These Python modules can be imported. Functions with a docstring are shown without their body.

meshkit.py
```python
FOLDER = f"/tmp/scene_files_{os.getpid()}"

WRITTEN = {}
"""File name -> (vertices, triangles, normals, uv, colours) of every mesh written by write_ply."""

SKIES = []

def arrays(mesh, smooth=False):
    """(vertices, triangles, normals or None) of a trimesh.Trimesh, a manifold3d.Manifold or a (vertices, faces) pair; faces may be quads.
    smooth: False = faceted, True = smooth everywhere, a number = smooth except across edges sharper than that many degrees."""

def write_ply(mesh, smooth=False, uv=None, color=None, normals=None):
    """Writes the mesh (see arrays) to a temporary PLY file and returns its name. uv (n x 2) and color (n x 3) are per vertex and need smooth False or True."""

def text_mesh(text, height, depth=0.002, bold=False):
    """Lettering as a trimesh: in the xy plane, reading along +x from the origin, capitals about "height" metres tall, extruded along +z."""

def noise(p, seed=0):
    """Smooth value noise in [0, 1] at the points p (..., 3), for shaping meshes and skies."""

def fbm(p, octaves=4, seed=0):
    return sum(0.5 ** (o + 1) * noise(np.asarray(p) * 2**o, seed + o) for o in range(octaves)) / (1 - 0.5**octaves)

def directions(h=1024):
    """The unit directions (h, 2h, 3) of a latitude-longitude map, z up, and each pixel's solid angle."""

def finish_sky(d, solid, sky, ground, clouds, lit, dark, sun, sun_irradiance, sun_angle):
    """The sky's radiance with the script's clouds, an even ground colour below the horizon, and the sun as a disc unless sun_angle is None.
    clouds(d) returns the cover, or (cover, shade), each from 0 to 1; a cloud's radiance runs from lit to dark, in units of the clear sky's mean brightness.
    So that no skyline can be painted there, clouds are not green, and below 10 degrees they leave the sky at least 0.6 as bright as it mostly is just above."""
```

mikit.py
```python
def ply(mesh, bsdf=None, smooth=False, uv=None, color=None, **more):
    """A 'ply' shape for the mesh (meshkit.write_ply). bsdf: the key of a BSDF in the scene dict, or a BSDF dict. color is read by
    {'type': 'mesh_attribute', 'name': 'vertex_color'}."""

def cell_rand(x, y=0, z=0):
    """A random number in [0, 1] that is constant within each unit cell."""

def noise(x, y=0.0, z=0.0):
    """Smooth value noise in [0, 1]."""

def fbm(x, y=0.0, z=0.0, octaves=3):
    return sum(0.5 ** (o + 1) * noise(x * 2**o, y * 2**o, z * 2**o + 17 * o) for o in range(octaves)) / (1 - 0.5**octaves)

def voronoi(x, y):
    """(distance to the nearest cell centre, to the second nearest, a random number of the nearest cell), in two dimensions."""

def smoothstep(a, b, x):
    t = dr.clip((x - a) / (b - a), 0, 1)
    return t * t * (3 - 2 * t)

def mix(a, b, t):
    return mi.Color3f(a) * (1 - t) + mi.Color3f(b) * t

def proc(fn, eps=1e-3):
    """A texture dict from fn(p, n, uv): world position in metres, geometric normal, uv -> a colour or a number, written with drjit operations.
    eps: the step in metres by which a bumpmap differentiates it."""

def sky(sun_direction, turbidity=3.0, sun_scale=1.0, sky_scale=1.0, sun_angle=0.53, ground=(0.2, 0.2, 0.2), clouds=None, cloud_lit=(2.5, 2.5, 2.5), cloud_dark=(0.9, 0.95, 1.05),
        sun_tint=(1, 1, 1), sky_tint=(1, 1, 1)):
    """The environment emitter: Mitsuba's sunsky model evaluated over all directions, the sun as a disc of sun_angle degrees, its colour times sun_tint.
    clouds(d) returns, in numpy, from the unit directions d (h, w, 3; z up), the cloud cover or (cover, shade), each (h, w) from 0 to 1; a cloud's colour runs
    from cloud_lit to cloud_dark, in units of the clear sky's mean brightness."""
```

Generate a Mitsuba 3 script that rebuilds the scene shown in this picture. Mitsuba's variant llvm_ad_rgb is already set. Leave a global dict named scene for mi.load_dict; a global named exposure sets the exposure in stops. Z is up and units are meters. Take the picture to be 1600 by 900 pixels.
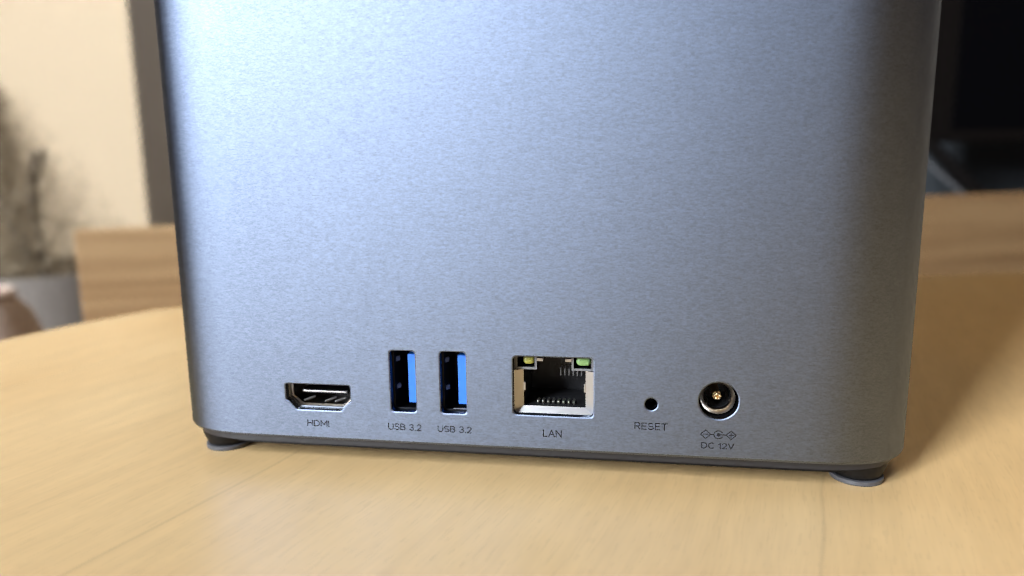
import math, random
import numpy as np, trimesh, manifold3d as m3
from shapely.geometry import LineString, Polygon, Point
from shapely.ops import unary_union
import drjit as dr
import mitsuba as mi
import mikit
from mikit import noise, fbm, smoothstep, mix

random.seed(7)
rng = np.random.default_rng(7)
T = mi.ScalarTransform4f
scene, labels = {}, {}

# ------------------------------------------------------------------ camera, light, exposure
EYE = np.array([0.023, -0.140, 0.0649])
FWD = np.array([-0.15986, 0.97134, -0.17594])
UP = np.array([-0.01584, 0.17568, 0.98432])
scene['camera'] = dict(type='thinlens', fov=69.65, fov_axis='x', aperture_radius=0.0013, focus_distance=0.146,
                       near_clip=0.01, far_clip=50.0,
                       to_world=T().look_at(origin=EYE.tolist(), target=(EYE + FWD).tolist(), up=UP.tolist()))
exposure = 0.23
ROOM = (0.068, 0.055, 0.054)                # dim, warm light of the room around
WINDOW_LIGHT = (33.0, 35.6, 40.2)           # daylight through the window, left behind the camera
WINDOW_AT, WINDOW_W, WINDOW_H = np.array([-2.06, -2.78, 2.10]), 0.88, 3.10
scene['room_light'] = dict(type='constant', radiance=dict(type='rgb', value=list(ROOM)))


# ------------------------------------------------------------------ helpers
def rgb(c):
    return dict(type='rgb', value=list(c))


def key_for(name):
    if name not in scene and name not in labels:
        return name
    k = 1
    while f'{name}_{k:03d}' in scene or f'{name}_{k:03d}' in labels:
        k += 1
    return f'{name}_{k:03d}'


def thing(name, label, cat, group=None):
    k = key_for(name)
    labels[k] = dict(label=label, category=cat)
    if group:
        labels[k]['group'] = group
    return k


def obj(name, mesh, bsdf, parent=None, smooth=False, label=None, kind=None, **more):
    k = key_for(parent + '__' + name if parent else name)
    scene[k] = mikit.ply(mesh, bsdf, smooth=smooth, **more)
    if label or kind:
        labels[k] = {**({'label': label} if label else {}), **({'kind': kind} if kind else {})}
    return k


def mat(name, color, rough=0.5, metallic=0.0, **more):
    scene[name] = dict(type='twosided', bsdf=dict(type='principled', base_color=color if isinstance(color, dict) else rgb(color),
                       roughness=rough, metallic=metallic, **more))


def box(x0, x1, y0, y1, z0, z1, bevel=0.0):
    """A box; with a bevel, its edges are rounded."""
    if not bevel:
        return trimesh.creation.box(bounds=[[x0, y0, z0], [x1, y1, z1]])
    b = bevel
    s = m3.Manifold.sphere(b, 12)
    return m3.Manifold.batch_hull([s.translate((x, y, z)) for x in (x0 + b, x1 - b) for y in (y0 + b, y1 - b) for z in (z0 + b, z1 - b)])


def rrect(x0, x1, z0, z1, r, n=6):
    p = []
    for cx, cz, a in ((x1 - r, z1 - r, 0), (x0 + r, z1 - r, 90), (x0 + r, z0 + r, 180), (x1 - r, z0 + r, 270)):
        for k in range(n + 1):
            t = math.radians(a + 90 * k / n)
            p.append((cx + r * math.cos(t), cz + r * math.sin(t)))
    return np.array(p)


def circle(cx, cz, r, n=48):
    t = np.arange(n) * 2 * math.pi / n
    return np.stack([cx + r * np.cos(t), cz + r * np.sin(t)], 1)


def slab(poly, y0, y1, grow=0.0):
    """A polygon of the (x, z) plane, thickened from depth y0 to y1; grow widens it linearly towards y0 (a countersink)."""
    poly = np.asarray(poly, float)
    c = (poly.min(0) + poly.max(0)) / 2
    cs = m3.CrossSection([(poly - c)[::1]])
    half = np.ptp(poly, axis=0) / 2
    # extrude along z, then turn z to -y : (x, y, z) -> (x, -z, y); so extrusion runs from y1 (z = -y1) to y0
    top = tuple(((half + grow) / half).tolist())
    m = m3.Manifold.extrude(cs, y1 - y0, 0, 0.0, top)
    return m.translate((0, 0, -y1)).rotate((90, 0, 0)).translate((float(c[0]), 0, float(c[1])))


def shape2d(s, y0, y1):
    """A shapely shape in (x, z), from depth y0 to y1."""
    parts = [trimesh.creation.extrude_polygon(g, y1 - y0, engine='earcut') for g in getattr(s, 'geoms', [s])]
    m = trimesh.util.concatenate(parts)
    m.apply_transform([[1, 0, 0, 0], [0, 0, -1, y1], [0, 1, 0, 0], [0, 0, 0, 1]])
    return m


def tube(points, radius, n=8, cap=True):
    """A round bar through the points."""
    s = m3.Manifold.sphere
    out = m3.Manifold()
    for a, b in zip(points[:-1], points[1:]):
        out += m3.Manifold.batch_hull([s(radius, n).translate(tuple(map(float, a))), s(radius, n).translate(tuple(map(float, b)))])
    return out


def lathe(profile, n=48, at=(0, 0, 0), axis='z'):
    m = trimesh.creation.revolve(np.asarray(profile, float), sections=n)
    if axis == 'y':                          # profile (r, depth): the axis runs into the device
        m.apply_transform([[1, 0, 0, 0], [0, 0, 1, 0], [0, -1, 0, 0], [0, 0, 0, 1]])
    m.apply_translation(at)
    return m


MM = 0.001

# ------------------------------------------------------------------ materials
GRAIN = math.radians(14)


def wood_coords(p, ang):
    u = p.x * math.sin(ang) + p.y * math.cos(ang)
    v = p.x * math.cos(ang) - p.y * math.sin(ang)
    return u, v


def birch(p, n, uv):
    u, v = wood_coords(p, GRAIN)
    w = v + 0.006 * (noise(u * 9, v * 14, 3.0) - 0.5) + 0.0012 * (noise(u * 60, v * 90, 8.0) - 0.5)
    cloud = fbm(u * 10, w * 26, 1.0, octaves=4)
    streak = 0.6 * fbm(u * 28, w * 300, 5.0, octaves=3) + 0.4 * fbm(u * 120, w * 500, 15.0, octaves=2)
    fine = noise(u * 150, w * 2300, 9.0)
    sheet = mikit.cell_rand(dr.floor((w - 0.0575) / 0.11), 3, 1)
    c = mix((0.620, 0.398, 0.170), (0.725, 0.510, 0.250), cloud * 0.75 + sheet * 0.25)
    k = 0.93 + 0.13 * streak + 0.04 * fine
    pore = smoothstep(0.74, 0.86, noise(u * 330, w * 3600, 13.0)) * (0.4 + 0.6 * cloud)
    joint = 1 - smoothstep(0.0, 0.006, dr.abs((w - 0.0575) / 0.11 - dr.round((w - 0.0575) / 0.11)))
    return c * k * (1 - 0.06 * pore - 0.10 * joint)


def oak(p, n, uv):
    s = p.x * 0.8784 + p.y * 0.4780
    z = p.z + 0.0022 * (noise(s * 14, p.z * 40, 1.0) - 0.5) + 0.010 * (noise(s * 4, p.z * 9, 4.0) - 0.5)
    band = fbm(s * 2.2, z * 165, 2.0, octaves=3)
    fine = noise(s * 30, z * 1100, 6.0)
    return mix((0.340, 0.196, 0.086), (0.485, 0.312, 0.150), smoothstep(0.22, 0.80, band)) * (0.93 + 0.12 * fine)


def anodised(p, n, uv):
    # bead-blasted and faintly brushed aluminium: short horizontal flecks a few tenths of a millimetre long
    s = p.x + p.y
    a = noise(s * 1300, p.z * 4000, p.x * 300)
    b = noise(s * 3300 + 11, p.z * 6000, 4.0)
    g = 0.55 * a + 0.45 * b - 0.5
    smudge = fbm(s * 22, p.z * 30, 3.0) - 0.5
    return mi.Color3f(0.192, 0.232, 0.308) * (1.0 + 0.46 * g + 0.05 * smudge)


def metal_relief(p, n, uv):
    s = p.x + p.y
    return 0.6 * noise(s * 1500, p.z * 3600, 7.0) + 0.4 * noise(s * 3000, p.z * 5600, 2.0)


def plaster(p, n, uv):
    return mi.Color3f(0.75, 0.59, 0.385) * (0.95 + 0.08 * fbm(p.x * 3, p.y * 3, p.z * 2.0))


scene['mat_birch'] = dict(type='twosided', bsdf=dict(type='principled', base_color=mikit.proc(birch), roughness=0.36, specular=0.5))
scene['mat_oak'] = dict(type='twosided', bsdf=dict(type='principled', base_color=mikit.proc(oak), roughness=0.45, specular=0.4))
scene['mat_aluminium'] = dict(type='twosided', bsdf=dict(type='bumpmap', scale=0.0000045, texture=mikit.proc(metal_relief, eps=4e-5),
                              bsdf=dict(type='blendbsdf', weight=0.08,
                              first=dict(type='roughconductor', material='none', distribution='beckmann', alpha=0.305, specular_reflectance=mikit.proc(anodised)),
                              second=dict(type='principled', base_color=rgb((0.01, 0.01, 0.012)), roughness=0.34, specular=0.5))))
scene['mat_plaster'] = dict(type='twosided', bsdf=dict(type='diffuse', reflectance=mikit.proc(plaster)))
mat('mat_plinth', (0.022, 0.022, 0.024), 0.42)
mat('mat_rubber', (0.006, 0.0055, 0.0055), 0.5, specular=0.25)
mat('mat_pad', (0.085, 0.085, 0.089), 0.45)
mat('mat_ink', (0.010, 0.012, 0.020), 0.7, specular=0.2)
mat('mat_black', (0.008, 0.008, 0.009), 0.5)
mat('mat_nickel', (0.66, 0.63, 0.58), 0.24, 1.0)
mat('mat_steel', (0.52, 0.51, 0.49), 0.34, 1.0)
mat('mat_dark_steel', (0.040, 0.040, 0.042), 0.42, 1.0)
mat('mat_spring', (0.16, 0.16, 0.155), 0.5, 0.3)
mat('mat_bracket', (0.20, 0.205, 0.21), 0.45, 0.5)
mat('mat_contact', (0.92, 0.88, 0.78), 0.30, 1.0)
mat('mat_chrome', (0.66, 0.63, 0.58), 0.22, 1.0)
mat('mat_gold', (0.97, 0.76, 0.48), 0.20, 1.0)
mat('mat_blue', (0.028, 0.165, 0.62), 0.42)
mat('mat_led_yellow', (0.34, 0.34, 0.07), 0.10, clearcoat=1.0, clearcoat_gloss=0.9)
mat('mat_led_green', (0.24, 0.42, 0.15), 0.10, clearcoat=1.0, clearcoat_gloss=0.9)
mat('mat_screen', (0.0015, 0.0015, 0.002), 0.25, specular=0.1)
mat('mat_bezel', (0.004, 0.0028, 0.0022), 0.5, specular=0.1)
mat('mat_dark_panel', (0.036, 0.042, 0.045), 0.8)
mat('mat_grey_trim', (0.10, 0.10, 0.10), 0.4)
mat('mat_taupe', (0.064, 0.042, 0.020), 0.7)
mat('mat_floor', (0.24, 0.17, 0.11), 0.6)
mat('mat_white_paint', (0.78, 0.77, 0.74), 0.5)
mat('mat_pot', (0.25, 0.22, 0.185), 0.7)
mat('mat_pink', (0.60, 0.46, 0.36), 0.8)
mat('mat_stem', (0.10, 0.075, 0.05), 0.8)
scene['mat_leaf'] = dict(type='principledthin', base_color=rgb((0.50, 0.41, 0.28)), roughness=0.6, diff_trans=0.6)
scene['mat_pane'] = dict(type='diffuse', reflectance=rgb((0.4, 0.4, 0.4)))

# ------------------------------------------------------------------ the window that lights the scene (behind the camera, left)
w_dir = np.array([0.0, 0.0, 0.05]) - WINDOW_AT
w_dir[2] = 0
w_dir /= np.linalg.norm(w_dir)                     # the way the window looks into the room
w_x = np.cross([0, 0, 1], w_dir)
M_WIN = np.eye(4)
M_WIN[:3, 0], M_WIN[:3, 1], M_WIN[:3, 2], M_WIN[:3, 3] = w_x, [0, 0, 1], w_dir, WINDOW_AT
win = thing('window', 'tall narrow white framed window with bright daylight, left behind the viewer', 'window')
pane = trimesh.Trimesh(np.array([[-WINDOW_W / 2, -WINDOW_H / 2, 0], [WINDOW_W / 2, -WINDOW_H / 2, 0], [WINDOW_W / 2, WINDOW_H / 2, 0], [-WINDOW_W / 2, WINDOW_H / 2, 0]]), [[0, 1, 2], [0, 2, 3]])
pane.apply_transform(M_WIN)
obj('pane', pane, 'mat_pane', win, emitter=dict(type='area', radiance=rgb(WINDOW_LIGHT)))
fr = Polygon([(-WINDOW_W / 2 - .06, -WINDOW_H / 2 - .06), (WINDOW_W / 2 + .06, -WINDOW_H / 2 - .06), (WINDOW_W / 2 + .06, WINDOW_H / 2 + .06), (-WINDOW_W / 2 - .06, WINDOW_H / 2 + .06)],
             [[(-WINDOW_W / 2, -WINDOW_H / 2), (WINDOW_W / 2, -WINDOW_H / 2), (WINDOW_W / 2, WINDOW_H / 2), (-WINDOW_W / 2, WINDOW_H / 2)]])
frame = trimesh.creation.extrude_polygon(fr, 0.05, engine='earcut')
frame.apply_translation((0, 0, -0.03))
frame.apply_transform(M_WIN)
obj('frame', frame, 'mat_white_paint', win)

# a round ceiling lamp above and behind the table, out of view
cl = thing('ceiling_lamp', 'round warm white ceiling lamp above the far side of the table', 'ceiling lamp')
disc = trimesh.creation.cylinder(0.30, 0.004, sections=48)
disc.apply_translation((0.30, 0.62, 1.72))
obj('diffuser', disc, 'mat_pane', cl, emitter=dict(type='area', radiance=rgb((3.8, 3.2, 2.4))))
obj('rim', lathe([(0.305, 1.715), (0.325, 1.715), (0.325, 1.78), (0, 1.78), (0, 1.770), (0.305, 1.770), (0.305, 1.715)], at=(0.30, 0.62, 0)), 'mat_white_paint', cl, smooth=30)

# ------------------------------------------------------------------ the setting: floor and back wall
obj('floor', box(-3.6, 3.6, -3.4, 1.75, -0.78, -0.74), 'mat_floor')
labels['floor'] = dict(label='brown floor under the table', kind='structure')
obj('back_wall', box(-3.6, 3.6, 1.60, 1.70, -0.74, 2.6), 'mat_plaster')
labels['back_wall'] = dict(label='plain cream wall behind the table', kind='structure')

# ------------------------------------------------------------------ table
E_DIR = np.array([0.949, 0.315])                   # the way its far edge runs
E_NRM = np.array([-0.315, 0.949])
corner = np.array([-0.183, 0.1555])
edge = [(-0.215, -0.52), (-0.226, -0.30), (-0.2235, -0.10), (-0.2175, 0.02), (-0.2125, 0.070), (-0.2085, 0.0945), (-0.2052, 0.1060), (-0.2020, 0.1173), (-0.1972, 0.1288), (-0.1922, 0.1400), (-0.1872, 0.1505), (-0.1800, 0.1565)]
edge += [tuple(corner + E_DIR * t) for t in (0.02, 0.37, 0.75)]
edge += [(0.62, 0.30), (0.68, 0.1), (0.70, -0.2), (0.68, -0.52)]
top = Polygon(edge)
tb = thing('table', 'light birch table with a bowed end and satin top under the storage box', 'table')


def poly_slab(poly, z0, z1):
    m = trimesh.creation.extrude_polygon(poly, z1 - z0, engine='earcut')
    m.apply_translation((0, 0, z0))
    return m


def rounded_top(poly, z0, z1, b=0.0015):
    """An extruded outline with a rounded upper edge."""
    parts, prev = [], None
    steps = [(0, z0), (0, z1 - b)] + [(b * (1 - math.cos(a)), z1 - b + b * math.sin(a)) for a in (0.5, 1.0, math.pi / 2)]
    base = np.array(poly.exterior.coords)[:-1]
    c = base
    nrm = []
    for i in range(len(c)):
        a, q, d = c[i - 1], c[i], c[(i + 1) % len(c)]
        e1, e2 = (q - a) / np.linalg.norm(q - a), (d - q) / np.linalg.norm(d - q)
        n1, n2 = np.array([-e1[1], e1[0]]), np.array([-e2[1], e2[0]])
        n = (n1 + n2)
        nrm.append(n / np.linalg.norm(n))
    nrm = np.array(nrm)
    if not poly.exterior.is_ccw:
        nrm = -nrm
    rings = [np.column_stack([c + nrm * o, np.full(len(c), z)]) for o, z in steps]
    n = len(c)
    v = np.vstack(rings)
    f = []
    for k in range(len(rings) - 1):
        for i in range(n):
            j = (i + 1) % n
            f += [[k * n + i, k * n + j, (k + 1) * n + j], [k * n + i, (k + 1) * n + j, (k + 1) * n + i]]
    vt, ft = trimesh.creation.triangulate_polygon(Polygon(rings[-1][:, :2]), engine='earcut')
    side = trimesh.Trimesh(v, f, process=False)
    cap_t = trimesh.Trimesh(np.column_stack([vt, np.full(len(vt), z1)]), ft, process=False)
    cap_b = trimesh.Trimesh(np.column_stack([base, np.full(n, z0)]), trimesh.creation.triangulate_polygon(Polygon(base), engine='earcut')[1][:, ::-1], process=False)
    return trimesh.util.concatenate([side, cap_t, cap_b])


obj('tabletop', rounded_top(top, -0.026, 0.0), 'mat_birch', tb)
for x, y in ((-0.15, -0.44), (0.58, -0.44), (-0.12, 0.10), (0.54, 0.22)):
    obj('leg', trimesh.creation.cylinder(0.024, 0.712, sections=24, transform=trimesh.transformations.translation_matrix((x, y, -0.384))), 'mat_birch', tb, smooth=40)

# the board behind it
B_DIR, B_NRM, b0 = np.array([0.8784, 0.4780]), np.array([-0.4780, 0.8784]), np.array([-0.424, 0.390])
BOARD_T0, BOARD_T1, BOARD_TOP = 0.0, 1.12, 0.0100
bm = box(BOARD_T0, BOARD_T1, 0.0, 0.020, -0.739, BOARD_TOP, 0.0012)
M_B = np.eye(4)
M_B[:2, 0], M_B[:2, 1], M_B[:2, 3] = B_DIR, B_NRM, b0
bmt = bm.to_mesh()
bmesh = trimesh.Trimesh(bmt.vert_properties[:, :3], bmt.tri_verts)
bmesh.apply_transform(M_B)
obj('wooden_board', bmesh, 'mat_oak')
labels['wooden_board'] = dict(label='upright oak board with horizontal grain running along the far edge of the table', category='wooden board')

# ------------------------------------------------------------------ the storage box
nas = thing('storage_box', 'grey aluminium network storage box seen from its back, ports along the bottom', 'network storage box')
HX, RC, DEPTH, Z0, Z1 = 0.0788, 0.0225, 0.155, 0.0060, 0.2316


def soft_corner(ext, n=28):
    """A quarter turn whose curvature swells and fades, ext wide: offsets from the sharp corner, from the lower side to the right side."""
    t = np.linspace(0, 1, 400)
    th = (math.pi / 2) * (t - 0.80 * np.sin(2 * math.pi * t) / (2 * math.pi))
    x = np.concatenate([[0], np.cumsum((np.cos(th[1:]) + np.cos(th[:-1])) / 2)])
    y = np.concatenate([[0], np.cumsum((np.sin(th[1:]) + np.sin(th[:-1])) / 2)])
    k = ext / x[-1]
    i = np.unique(np.round(np.linspace(0, 399, n)).astype(int))
    return np.column_stack([x[i] * k - ext, y[i] * k])


def column_outline():
    q = soft_corner(RC)
    out, h2 = [], DEPTH / 2
    for sx, sy in ((1, -1), (1, 1), (-1, 1), (-1, -1)):
        p = np.column_stack([sx * (HX + q[:, 0]), sy * (h2 - q[:, 1])])
        out.append(p if sx * sy < 0 else p[::-1])
    return np.vstack(out) + [0, h2]


def column(inset, z0, z1):
    p = Polygon(column_outline()).buffer(-inset, join_style=2) if inset else Polygon(column_outline())
    c = np.array(p.exterior.coords)[:-1]
    return m3.Manifold.extrude(m3.CrossSection([c if p.exterior.is_ccw else c[::-1]]), z1 - z0).translate((0, 0, z0))


def bevelled_column(b):
    lay = [(b, Z0), (0.35 * b, Z0 + 0.35 * b), (0, Z0 + b), (0, Z1 - 0.003), (0.0009, Z1 - 0.0009), (0.003, Z1)]
    return sum((m3.Manifold.batch_hull([column(a[0], a[1], a[1] + 1e-6), column(c[0], c[1] - 1e-6, c[1])])
                for a, c in zip(lay[:-1], lay[1:])), m3.Manifold())


WALL = 0.0015
USB_AT = [(-23.05, 19.60), (-12.43, 19.69)]
USB_W, USB_H = 5.38, 13.04
RJ = (-0.10, 15.95, 13.57, 25.74)
HD_C = -41.79
HD = np.array([(-7.17, 18.25), (7.17, 18.25), (7.17, 14.75), (6.35, 14.25), (4.95, 12.62), (-4.95, 12.62), (-6.35, 14.25), (-7.17, 14.75)]) * MM + np.array([HD_C * MM, 0])
HD = np.array(Polygon(HD).buffer(-0.0005).buffer(0.0005, quad_segs=4).exterior.coords)[:-1]
JACK, RESET = (39.97 * MM, 18.10 * MM, 3.72 * MM), (27.22 * MM, 16.87 * MM, 1.22 * MM)
usb_polys = [rrect((x - USB_W / 2) * MM, (x + USB_W / 2) * MM, (z - USB_H / 2) * MM, (z + USB_H / 2) * MM, 0.75 * MM) for x, z in USB_AT]
rj_poly = rrect(*(v * MM for v in RJ), 0.85 * MM)
cuts = [HD, *usb_polys, rj_poly, circle(*JACK), circle(*RESET, 32)]
ccw = lambda p: p if Polygon(p).exterior.is_ccw else p[::-1]
cuts = [ccw(p) for p in cuts]
shell = bevelled_column(0.0007)
shell -= column(WALL, Z0 - 0.01, Z1 - 0.002)
for p in cuts:
    shell -= slab(p, -0.001, 0.004)
    shell -= slab(p, -0.00001, 0.00012, 0.00026)
obj('shell', shell, 'mat_aluminium', nas, smooth=20)
# plinth under the shell
pl = column(0.0018, 0.0044, 0.0061)
obj('plinth', pl, 'mat_plinth', nas, smooth=20, label='dark grey plinth set back under the shell')
obj('bottom_cover', column(0.0062, 0.0021, 0.0045), 'mat_rubber', nas, smooth=20)
for sx in (-1, 1):
    for y in (0.0099, DEPTH - 0.0099):
        c = (sx * 0.0687, y, 0)
        ft = obj('foot', lathe([(0, 0.0045), (0.0056, 0.0045), (0.0055, 0.0036), (0.0050, 0.0022), (0.0046, 0.00125), (0.0044, 0.00105), (0, 0.00105)], at=c), 'mat_rubber', nas, smooth=35,
                 label='round black foot')
        obj('pad', lathe([(0, 0.00106), (0.0048, 0.00106), (0.0051, 0.0009), (0.00515, 0.0003), (0.0050, 0.00002), (0, 0.00002)], at=c), 'mat_pad', ft, smooth=35, label='light grey disc under the foot')


def frame_ring(poly, t, y0, y1):
    """A sheet tube that follows a cut-out; t is its wall, inwards."""
    P = Polygon(poly)
    return shape2d(P.difference(P.buffer(-t)), y0, y1)


def housing(poly, y0, y1, wall=0.0004, grow=0.0004):
    """A closed black box behind a cut-out, open to the front."""
    P = Polygon(poly).buffer(grow)
    tube_ = shape2d(P.buffer(wall).difference(P), y0, y1)
    back = shape2d(P.buffer(wall), y1, y1 + 0.0005)
    return trimesh.util.concatenate([tube_, back])


def flare(outer, inner, y0, y1, t=0.0002, closed_=True):
    """A sheet-metal lip that slopes from an outer outline at depth y0 to an inner one at y1 (the same number of points)."""
    o, i = np.asarray(outer, float), np.asarray(inner, float)
    n = len(o)
    P3 = lambda q, y: np.column_stack([q[:, 0], np.full(n, y), q[:, 1]])
    v = np.vstack([P3(o, y0), P3(i, y1), P3(i, y1 + t), P3(o, y0 + t)])
    f = []
    for a_ in range(n if closed_ else n - 1):
        b_ = (a_ + 1) % n
        for k in range(4):
            k2 = (k + 1) % 4
            f += [[k * n + a_, k * n + b_, k2 * n + b_], [k * n + a_, k2 * n + b_, k2 * n + a_]]
    return trimesh.Trimesh(v, f, process=False)


Y0 = WALL + 0.0001
# video port
vp = obj('video_port', housing(HD, Y0, 0.0105), 'mat_black', nas, label='wide video socket with a shiny metal collar')
P_HD = Polygon(HD).buffer(0.00012)
obj('collar', shape2d(P_HD.difference(P_HD.buffer(-0.00042)), 0.0018, 0.0100), 'mat_nickel', vp)
hc = (HD.min(0) + HD.max(0)) / 2
obj('lip', flare(hc + (HD - hc) * (1.005, 1.01), hc + (HD - hc) * (1 - 1.15 / 14.34, 1 - 1.2 / 5.63), 0.00175, 0.0026), 'mat_nickel', vp)
tg = obj('tongue', box((HD_C - 5.0) * MM, (HD_C + 5.35) * MM, 0.0034, 0.0100, 15.25 * MM, 16.05 * MM, 0.00012), 'mat_dark_steel', vp)
obj('tongue_face', box((HD_C - 4.7) * MM, (HD_C + 5.1) * MM, 0.0031, 0.0036, 15.55 * MM, 15.98 * MM, 0.0001), 'mat_steel', tg)
for k, x in enumerate((-3.6, 1.2, 3.4)):
    obj('spring', tube([((HD_C + x - 0.9) * MM, 0.0034, 13.55 * MM), ((HD_C + x + 0.9) * MM, 0.0044, 14.15 * MM)], 0.00027, 10), 'mat_steel', vp)

# two upright bus ports
for k, ((ux, uz), poly) in enumerate(zip(USB_AT, usb_polys)):
    up = obj('usb_port', housing(poly, Y0, 0.0125), 'mat_black', nas, label='upright blue-tongued socket ' + ('nearer the video socket' if k == 0 else 'nearer the network socket'))
    x0 = ux - 23.05 * 0 + (-22.52 + 23.05)
    obj('tongue', box(x0 * MM, (x0 + 1.85) * MM, 0.0021, 0.0115, (uz - 5.15) * MM, (uz + 5.35) * MM, 0.00015), 'mat_blue', up, label='bright blue plastic tongue')
    obj('collar', shape2d(Polygon(poly).buffer(0.0001).difference(Polygon(poly).buffer(-0.00035)), 0.0019, 0.0110), 'mat_dark_steel', up)
    if k == 1:
        obj('collar_lip', box((ux - 0.6) * MM, (ux + 2.3) * MM, 0.0019, 0.0026, (uz - 6.15) * MM, (uz - 6.0) * MM), 'mat_nickel', up)
    for dz in (3.85, -2.1):
        pts = np.array([[ux - 2.6, 3.0, uz + dz - 0.55], [ux - 2.6, 3.0, uz + dz + 0.45], [ux - 2.6, 5.4, uz + dz - 0.55], [ux - 2.6, 5.4, uz + dz + 0.45],
                        [ux - 1.75, 4.2, uz + dz - 0.5], [ux - 1.75, 4.2, uz + dz + 0.4], [ux - 1.9, 4.6, uz + dz - 0.5], [ux - 1.9, 4.6, uz + dz + 0.4]]) * MM
        obj('spring', trimesh.convex.convex_hull(pts), 'mat_spring', up)

# network port: a metal front plate with a T-shaped opening, two lamps in its upper corners, eight contacts
lan = obj('network_port', housing(rj_poly, Y0, 0.0150), 'mat_black', nas, label='square network socket with metal front and two small lamps')
outer = Polygon(rrect(-0.25 * MM, 16.1 * MM, 12.9 * MM, 25.95 * MM, 0.5 * MM))
R = lambda x0, x1, z0, z1: Polygon([(x0 * MM, z0 * MM), (x1 * MM, z0 * MM), (x1 * MM, z1 * MM), (x0 * MM, z1 * MM)])
hole = unary_union([R(1.72, 14.27, 14.75, 22.45), R(4.45, 11.45, 14.75, 26.5)])
led_holes = [R(0.45, 4.0, 22.9, 25.6), R(11.9, 15.4, 22.9, 25.6)]
brackets = unary_union([R(-0.2, 4.45, 22.45, 25.9), R(11.45, 16.05, 22.45, 25.9)]).difference(unary_union(led_holes))
obj('lamp_bracket', shape2d(brackets, 0.0024, 0.0027), 'mat_bracket', lan, label='dull grey bracket round the two small lamps')
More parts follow.
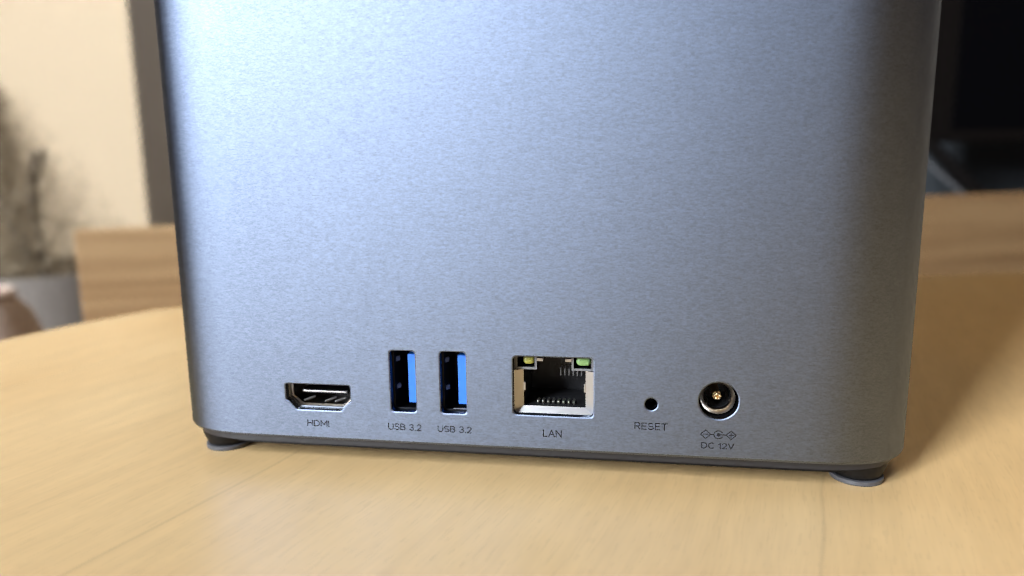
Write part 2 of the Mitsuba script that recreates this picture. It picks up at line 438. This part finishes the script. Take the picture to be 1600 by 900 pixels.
# the metal front is bent inwards all round its opening
U_out = np.array([(-0.15, 22.40), (-0.15, 13.30), (16.0, 13.30), (16.0, 22.40)]) * MM
U_in = np.array([(1.72, 22.40), (1.72, 14.75), (14.27, 14.75), (14.27, 22.40)]) * MM
obj('front_plate', flare(U_out, U_in, 0.0017, 0.0026, closed_=False), 'mat_steel', lan, label='shiny metal front of the network socket, bent inwards')
for x0, x1 in ((1.55, 2.10), (13.90, 14.45)):
    obj('tab', box(x0 * MM, x1 * MM, 0.00255, 0.0029, 17.9 * MM, 19.7 * MM, 0.0001), 'mat_steel', lan)
tabs = []
lin = hole.buffer(0.0003, join_style=2).difference(hole)
obj('liner', shape2d(lin, 0.0026, 0.0140), 'mat_black', lan)
obj('latch_hook', shape2d(R(4.5, 5.7, 24.3, 24.9), 0.0021, 0.0034), 'mat_steel', lan)
obj('latch_hook', shape2d(R(10.2, 11.4, 24.3, 24.9), 0.0021, 0.0034), 'mat_steel', lan)
for x0, x1, m_, lb in ((1.55, 3.92, 'mat_led_yellow', 'yellow lamp in the upper left corner'), (12.35, 15.3, 'mat_led_green', 'pale green lamp in the upper right corner')):
    obj('lamp', box(x0 * MM, x1 * MM, 0.0024, 0.0065, 23.35 * MM, 25.25 * MM, 0.00075), m_, lan, smooth=30, label=lb)
for k in range(8):
    x = (4.45 + 1.045 * k) * MM
    obj('contact', tube([(x, 0.0046, 14.7 * MM), (x, 0.0041, 15.25 * MM), (x, 0.0045, 15.42 * MM), (x, 0.0062, 15.1 * MM)], 0.00026, 10), 'mat_contact', lan, smooth=60)
for k in range(6):
    x = (8.75 + 0.86 * k) * MM
    obj('rib', box(x, x + 0.00016, 0.0070, 0.0100, 20.0 * MM, 21.4 * MM), 'mat_spring', lan)

# reset hole and its button
rs = obj('reset_hole', housing(circle(*RESET, 32), Y0, 0.0080, grow=0.0002), 'mat_black', nas)
obj('button', lathe([(0, 0.0045), (0.0009, 0.0045), (0.0010, 0.0047), (0.0010, 0.0078), (0, 0.0078)], at=(RESET[0], 0, RESET[1]), axis='y', n=24), 'mat_rubber', rs, smooth=35)

# power jack
pj = obj('power_jack', housing(circle(*JACK), Y0, 0.0125, grow=0.0003), 'mat_black', nas, label='round power socket with a chrome sleeve and gilt pin')
obj('sleeve', lathe([(0.00262, 0.0036), (0.00262, 0.0030), (0.00270, 0.0027), (0.00322, 0.00205), (0.00330, 0.00195), (0.00336, 0.00205), (0.00336, 0.0036), (0.00262, 0.0036)], at=(JACK[0], 0, JACK[1]), axis='y', n=72), 'mat_chrome', pj, smooth=50)
obj('insert', lathe([(0.0030, 0.0037), (0.0028, 0.0037), (0.0028, 0.0105), (0, 0.0105), (0, 0.0116), (0.0030, 0.0116), (0.0030, 0.0037)], at=(JACK[0], 0, JACK[1]), axis='y', n=48), 'mat_black', pj, smooth=35)
pin = [lathe([(0, 0.0100), (0.00085, 0.0100), (0.00085, 0.0034), (0, 0.0034)], at=(JACK[0], 0, JACK[1]), axis='y', n=32)]
for k in range(5):                          # the pin's tip is slit into leaves
    a = math.radians(72 * k + 20)
    pin.append(trimesh.creation.icosphere(2, 0.00036))
    pin[-1].apply_scale((1, 1.6, 1))
    pin[-1].apply_translation((JACK[0] + 0.00050 * math.cos(a), 0.0032, JACK[1] + 0.00050 * math.sin(a)))
obj('pin', trimesh.util.concatenate(pin), 'mat_gold', pj, smooth=35)
for k in range(3):
    a = math.radians(100 + 120 * k)
    cx, cz = JACK[0] + 0.00265 * math.cos(a), JACK[1] + 0.00265 * math.sin(a)
    obj('spring', tube([(cx, 0.0034, cz), (cx - 0.00035 * math.cos(a), 0.0052, cz - 0.00035 * math.sin(a)), (cx, 0.0085, cz)], 0.00028), 'mat_chrome', pj, smooth=40)

# ------------------------------------------------------------------ printed lettering: thin strokes, capitals one unit high


def arc(cx, cy, rx, ry, a0, a1, n=14):
    t = np.radians(np.linspace(a0, a1, n))
    return [(cx + rx * math.cos(x), cy + ry * math.sin(x)) for x in t]


GLYPH = {  # (width, strokes)
    'H': (0.72, [[(0, 0), (0, 1)], [(0.72, 0), (0.72, 1)], [(0, 0.52), (0.72, 0.52)]]),
    'D': (0.72, [[(0, 0), (0, 1), (0.3, 1)] + arc(0.3, 0.5, 0.42, 0.5, 90, -90) + [(0, 0)]]),
    'M': (0.86, [[(0, 0), (0, 1), (0.43, 0.28), (0.86, 1), (0.86, 0)]]),
    'I': (0.0, [[(0, 0), (0, 1)]]),
    'U': (0.70, [[(0, 1), (0, 0.35)] + arc(0.35, 0.35, 0.35, 0.35, 180, 360) + [(0.70, 1)]]),
    'S': (0.62, [arc(0.31, 0.745, 0.29, 0.255, 30, 250) + arc(0.31, 0.26, 0.31, 0.26, 80, -150)]),
    'B': (0.62, [[(0, 0), (0, 1), (0.34, 1)] + arc(0.34, 0.765, 0.25, 0.235, 90, -90) + [(0, 0.53), (0.36, 0.53)] + arc(0.36, 0.265, 0.26, 0.265, 90, -90) + [(0, 0)]]),
    '3': (0.58, [arc(0.28, 0.755, 0.26, 0.245, 150, -90) + arc(0.28, 0.255, 0.30, 0.255, 90, -150)]),
    '.': (0.04, [[(0, 0.02), (0.04, 0.02)]]),
    '2': (0.58, [arc(0.29, 0.71, 0.28, 0.29, 165, -35) + [(0, 0), (0.60, 0)]]),
    'L': (0.50, [[(0, 1), (0, 0), (0.50, 0)]]),
    'A': (0.80, [[(0, 0), (0.40, 1), (0.80, 0)], [(0.14, 0.34), (0.66, 0.34)]]),
    'N': (0.72, [[(0, 0), (0, 1), (0.72, 0), (0.72, 1)]]),
    'R': (0.64, [[(0, 0), (0, 1), (0.36, 1)] + arc(0.36, 0.74, 0.26, 0.26, 90, -90) + [(0, 0.48)], [(0.34, 0.48), (0.64, 0)]]),
    'E': (0.56, [[(0.56, 1), (0, 1), (0, 0), (0.56, 0)], [(0, 0.52), (0.50, 0.52)]]),
    'T': (0.66, [[(0, 1), (0.66, 1)], [(0.33, 1), (0.33, 0)]]),
    'C': (0.74, [arc(0.42, 0.5, 0.42, 0.5, 48, 312, 22)]),
    '1': (0.24, [[(0, 0.80), (0.22, 1), (0.22, 0)]]),
    'V': (0.74, [[(0, 1), (0.37, 0), (0.74, 1)]]),
    ' ': (0.20, []),
}
STROKE = 0.000205


def lettering(text, x0, x1, z0, z1):
    """The text between x0 and x1, baseline z0, capitals up to z1 (millimetres)."""
    gap, at, strokes = 0.26, 0.0, []
    for ch in text:
        w, ss = GLYPH[ch]
        strokes += [[(at + x, y) for x, y in s] for s in ss]
        at += w + gap
    at -= gap
    sx, sz = (x1 - x0 - STROKE / MM) / at, z1 - z0 - STROKE / MM
    lines = [LineString([((x0 + STROKE / MM / 2 + x * sx) * MM, (z0 + STROKE / MM / 2 + y * sz) * MM) for x, y in s]) for s in strokes]
    return unary_union([l.buffer(STROKE / 2, quad_segs=3) for l in lines])


for text, x0, x1, z0, z1 in (('HDMI', -44.5, -39.62, 9.02, 10.46), ('USB 3.2', -26.6, -19.43, 9.08, 10.53), ('USB 3.2', -15.97, -8.78, 9.12, 10.54),
                             ('LAN', 5.90, 9.70, 9.15, 10.70), ('RESET', 24.05, 30.46, 11.63, 13.11), ('DC 12V', 36.95, 43.18, 8.36, 9.64)):
    obj('printed_name', shape2d(lettering(text, x0, x1, z0, z1), -0.00003, 0.00002), 'mat_ink', nas, label=f'dark printed {text}' + (' under the left socket' if x0 < -20 and text[0] == 'U' else ' under the right socket' if text[0] == 'U' else ''))
# polarity sign: minus in a diamond, ring round a dot, plus in a diamond
zc = 11.28
pol = []
ring_at = 40.15
for cx, sign in ((37.72, '-'), (42.52, '+')):
    d = [(cx - 0.95, zc), (cx, zc + 0.86), (cx + 0.95, zc), (cx, zc - 0.86), (cx - 0.95, zc)]
    pol.append(LineString(d))
    pol.append(LineString([(cx - 0.42, zc), (cx + 0.42, zc)]))
    if sign == '+':
        pol.append(LineString([(cx, zc - 0.40), (cx, zc + 0.40)]))
pol += [LineString([(38.67, zc), (ring_at - 0.86, zc)]), LineString([(ring_at, zc), (41.57, zc)]), LineString(arc(ring_at, zc, 0.86, 0.80, 32, 328, 30))]
pol = [LineString(np.array(l.coords) * MM).buffer(STROKE / 2 * 0.95, quad_segs=3) for l in pol] + [Point(ring_at * MM, zc * MM).buffer(0.00036)]
obj('printed_sign', shape2d(unary_union(pol), -0.00003, 0.00002), 'mat_ink', nas, label='printed polarity sign, ring between two diamonds')

# ------------------------------------------------------------------ behind: cupboard side, television on its console, plant
cb = thing('tall_cupboard', 'tall grey brown cupboard side standing before the cream wall', 'cupboard')
obj('carcass', box(-0.910, -0.25, 1.18, 1.58, -0.739, 1.6, 0.003), 'mat_taupe', cb)
obj('door', box(-0.9085, -0.2515, 1.162, 1.178, -0.70, 1.59, 0.002), 'mat_taupe', cb)

con = thing('media_console', 'low dark console with a slate grey back board, partly hidden by the oak board', 'console')
obj('body', box(0.16, 1.10, 1.03, 1.42, -0.739, -0.060, 0.003), 'mat_dark_panel', con)
obj('back_board', box(0.16, 1.08, 1.425, 1.445, -0.739, 0.95, 0.002), 'mat_dark_panel', con)
tv = thing('television', 'black television with slanted foot on the low dark console', 'television')
obj('casing', box(0.455, 1.02, 1.130, 1.165, 0.078, 0.790, 0.004), 'mat_bezel', tv)
obj('screen', box(0.512, 0.965, 1.1265, 1.1295, 0.098, 0.775), 'mat_screen', tv)
for s, xt, xb in ((1, 0.470, 0.592), (-1, 1.005, 0.883)):
    ft = obj('foot', tube([(xt, 1.147, 0.095), (xb, 1.10, -0.049)], 0.011, 16), 'mat_bezel', tv)
    obj('trim', tube([(xt - 0.016 * s, 1.13, 0.070), (xb - 0.008 * s, 1.08, -0.057)], 0.003, 12), 'mat_grey_trim', ft)

plant = thing('potted_plant', 'blurred brownish leafy plant in a grey pot before the cream wall', 'plant')
PX, PY, PZ = -0.865, 0.80, -0.10
obj('pot', lathe([(0, -0.739), (0.085, -0.739), (0.105, -0.40), (0.118, -0.085), (0.110, -0.085), (0.100, -0.12), (0, -0.12)], at=(PX + 0.055, PY, 0)), 'mat_pot', plant, smooth=30)
for k in range(5):
    a = k * 2.4
    obj('stem', tube([(PX + 0.04, PY, PZ - 0.02), (PX + 0.035 * math.cos(a), PY + 0.03 * math.sin(a), 0.03), (PX + 0.05 * math.cos(a), PY + 0.05 * math.sin(a), 0.08 + 0.03 * (k % 3))], 0.004, 8), 'mat_stem', plant)


def leaf(length, width, bend):
    n = 6
    v, f = [], []
    for i in range(n + 1):
        t = i / n
        w = width * math.sin(math.pi * min(1, 0.06 + 0.94 * t)) ** 0.8
        z = -bend * t * t * length
        v += [(-w / 2, t * length, z + 0.15 * w), (0, t * length, z), (w / 2, t * length, z + 0.15 * w)]
    for i in range(n):
        for k in (0, 1):
            a = i * 3 + k
            f += [[a, a + 1, a + 4], [a, a + 4, a + 3]]
    return trimesh.Trimesh(v, f, process=False)


leaf_dicts = [mikit.ply(leaf(l, w, b), 'mat_leaf', smooth=True) for l, w, b in ((0.034, 0.017, 0.35), (0.050, 0.016, 0.2), (0.060, 0.020, 0.6))]
tv_ = np.array([[-0.21, 0.0, 0.03], [0.0, -0.5, 0.0], [0.0, 0.5, -0.05], [0.21, 0.0, 0.03]])
tf_ = np.array([[0, 1, 2], [1, 3, 2]])
fv, ff = [], []
for k in range(15000):                      # foliage too fine to pick apart
    h = -0.115 + 0.300 * rng.beta(1.05, 2.1)
    spread = 0.060 * (1 - max(0, h + 0.03) / 0.235) ** 1.1 + 0.007
    r, a = min(abs(rng.normal()), 2.2) * spread, rng.uniform(0, 2 * math.pi)
    q = trimesh.transformations.random_rotation_matrix(rng.uniform(0, 1, 3))[:3, :3] * rng.uniform(0.005, 0.0095)
    ff.append(tf_ + len(tv_) * len(fv))
    fv.append(tv_ @ q.T + [PX + r * math.cos(a), PY + r * math.sin(a), h])
obj('foliage', trimesh.Trimesh(np.vstack(fv), np.vstack(ff), process=False), 'mat_leaf', plant, smooth=True, label='fine brownish foliage', kind='stuff')
for k, (x, y, z, i, yaw, tilt) in enumerate(((0.083, -0.04, 0.022, 0, -60, 20), (0.085, 0.02, -0.035, 2, -80, 40), (0.06, -0.05, -0.09, 2, -110, 50), (-0.005, -0.02, 0.150, 1, 10, 75), (0.03, -0.08, -0.06, 0, -150, 60))):
    k2 = key_for(plant + '__leaf')
    scene[k2] = {**leaf_dicts[i], 'to_world': T().translate([PX + x, PY + y, z]).rotate([0, 0, 1], yaw).rotate([1, 0, 0], tilt)}

vs = thing('ceramic_vase', 'rounded pinkish beige vase at the foot of the plant, at the left edge', 'vase')
obj('body', lathe([(0, -0.784), (0.05, -0.784), (0.075, -0.55), (0.085, -0.35), (0.080, -0.22), (0.055, -0.145), (0.040, -0.125), (0.036, -0.13), (0, -0.2)], at=(-0.690, 0.545, 0.045)), 'mat_pink', vs, smooth=40)
obj('rim', lathe([(0.040, -0.126), (0.044, -0.122), (0.040, -0.118), (0.035, -0.122), (0.040, -0.126)], at=(-0.690, 0.545, 0.045)), 'mat_pink', vs, smooth=40)
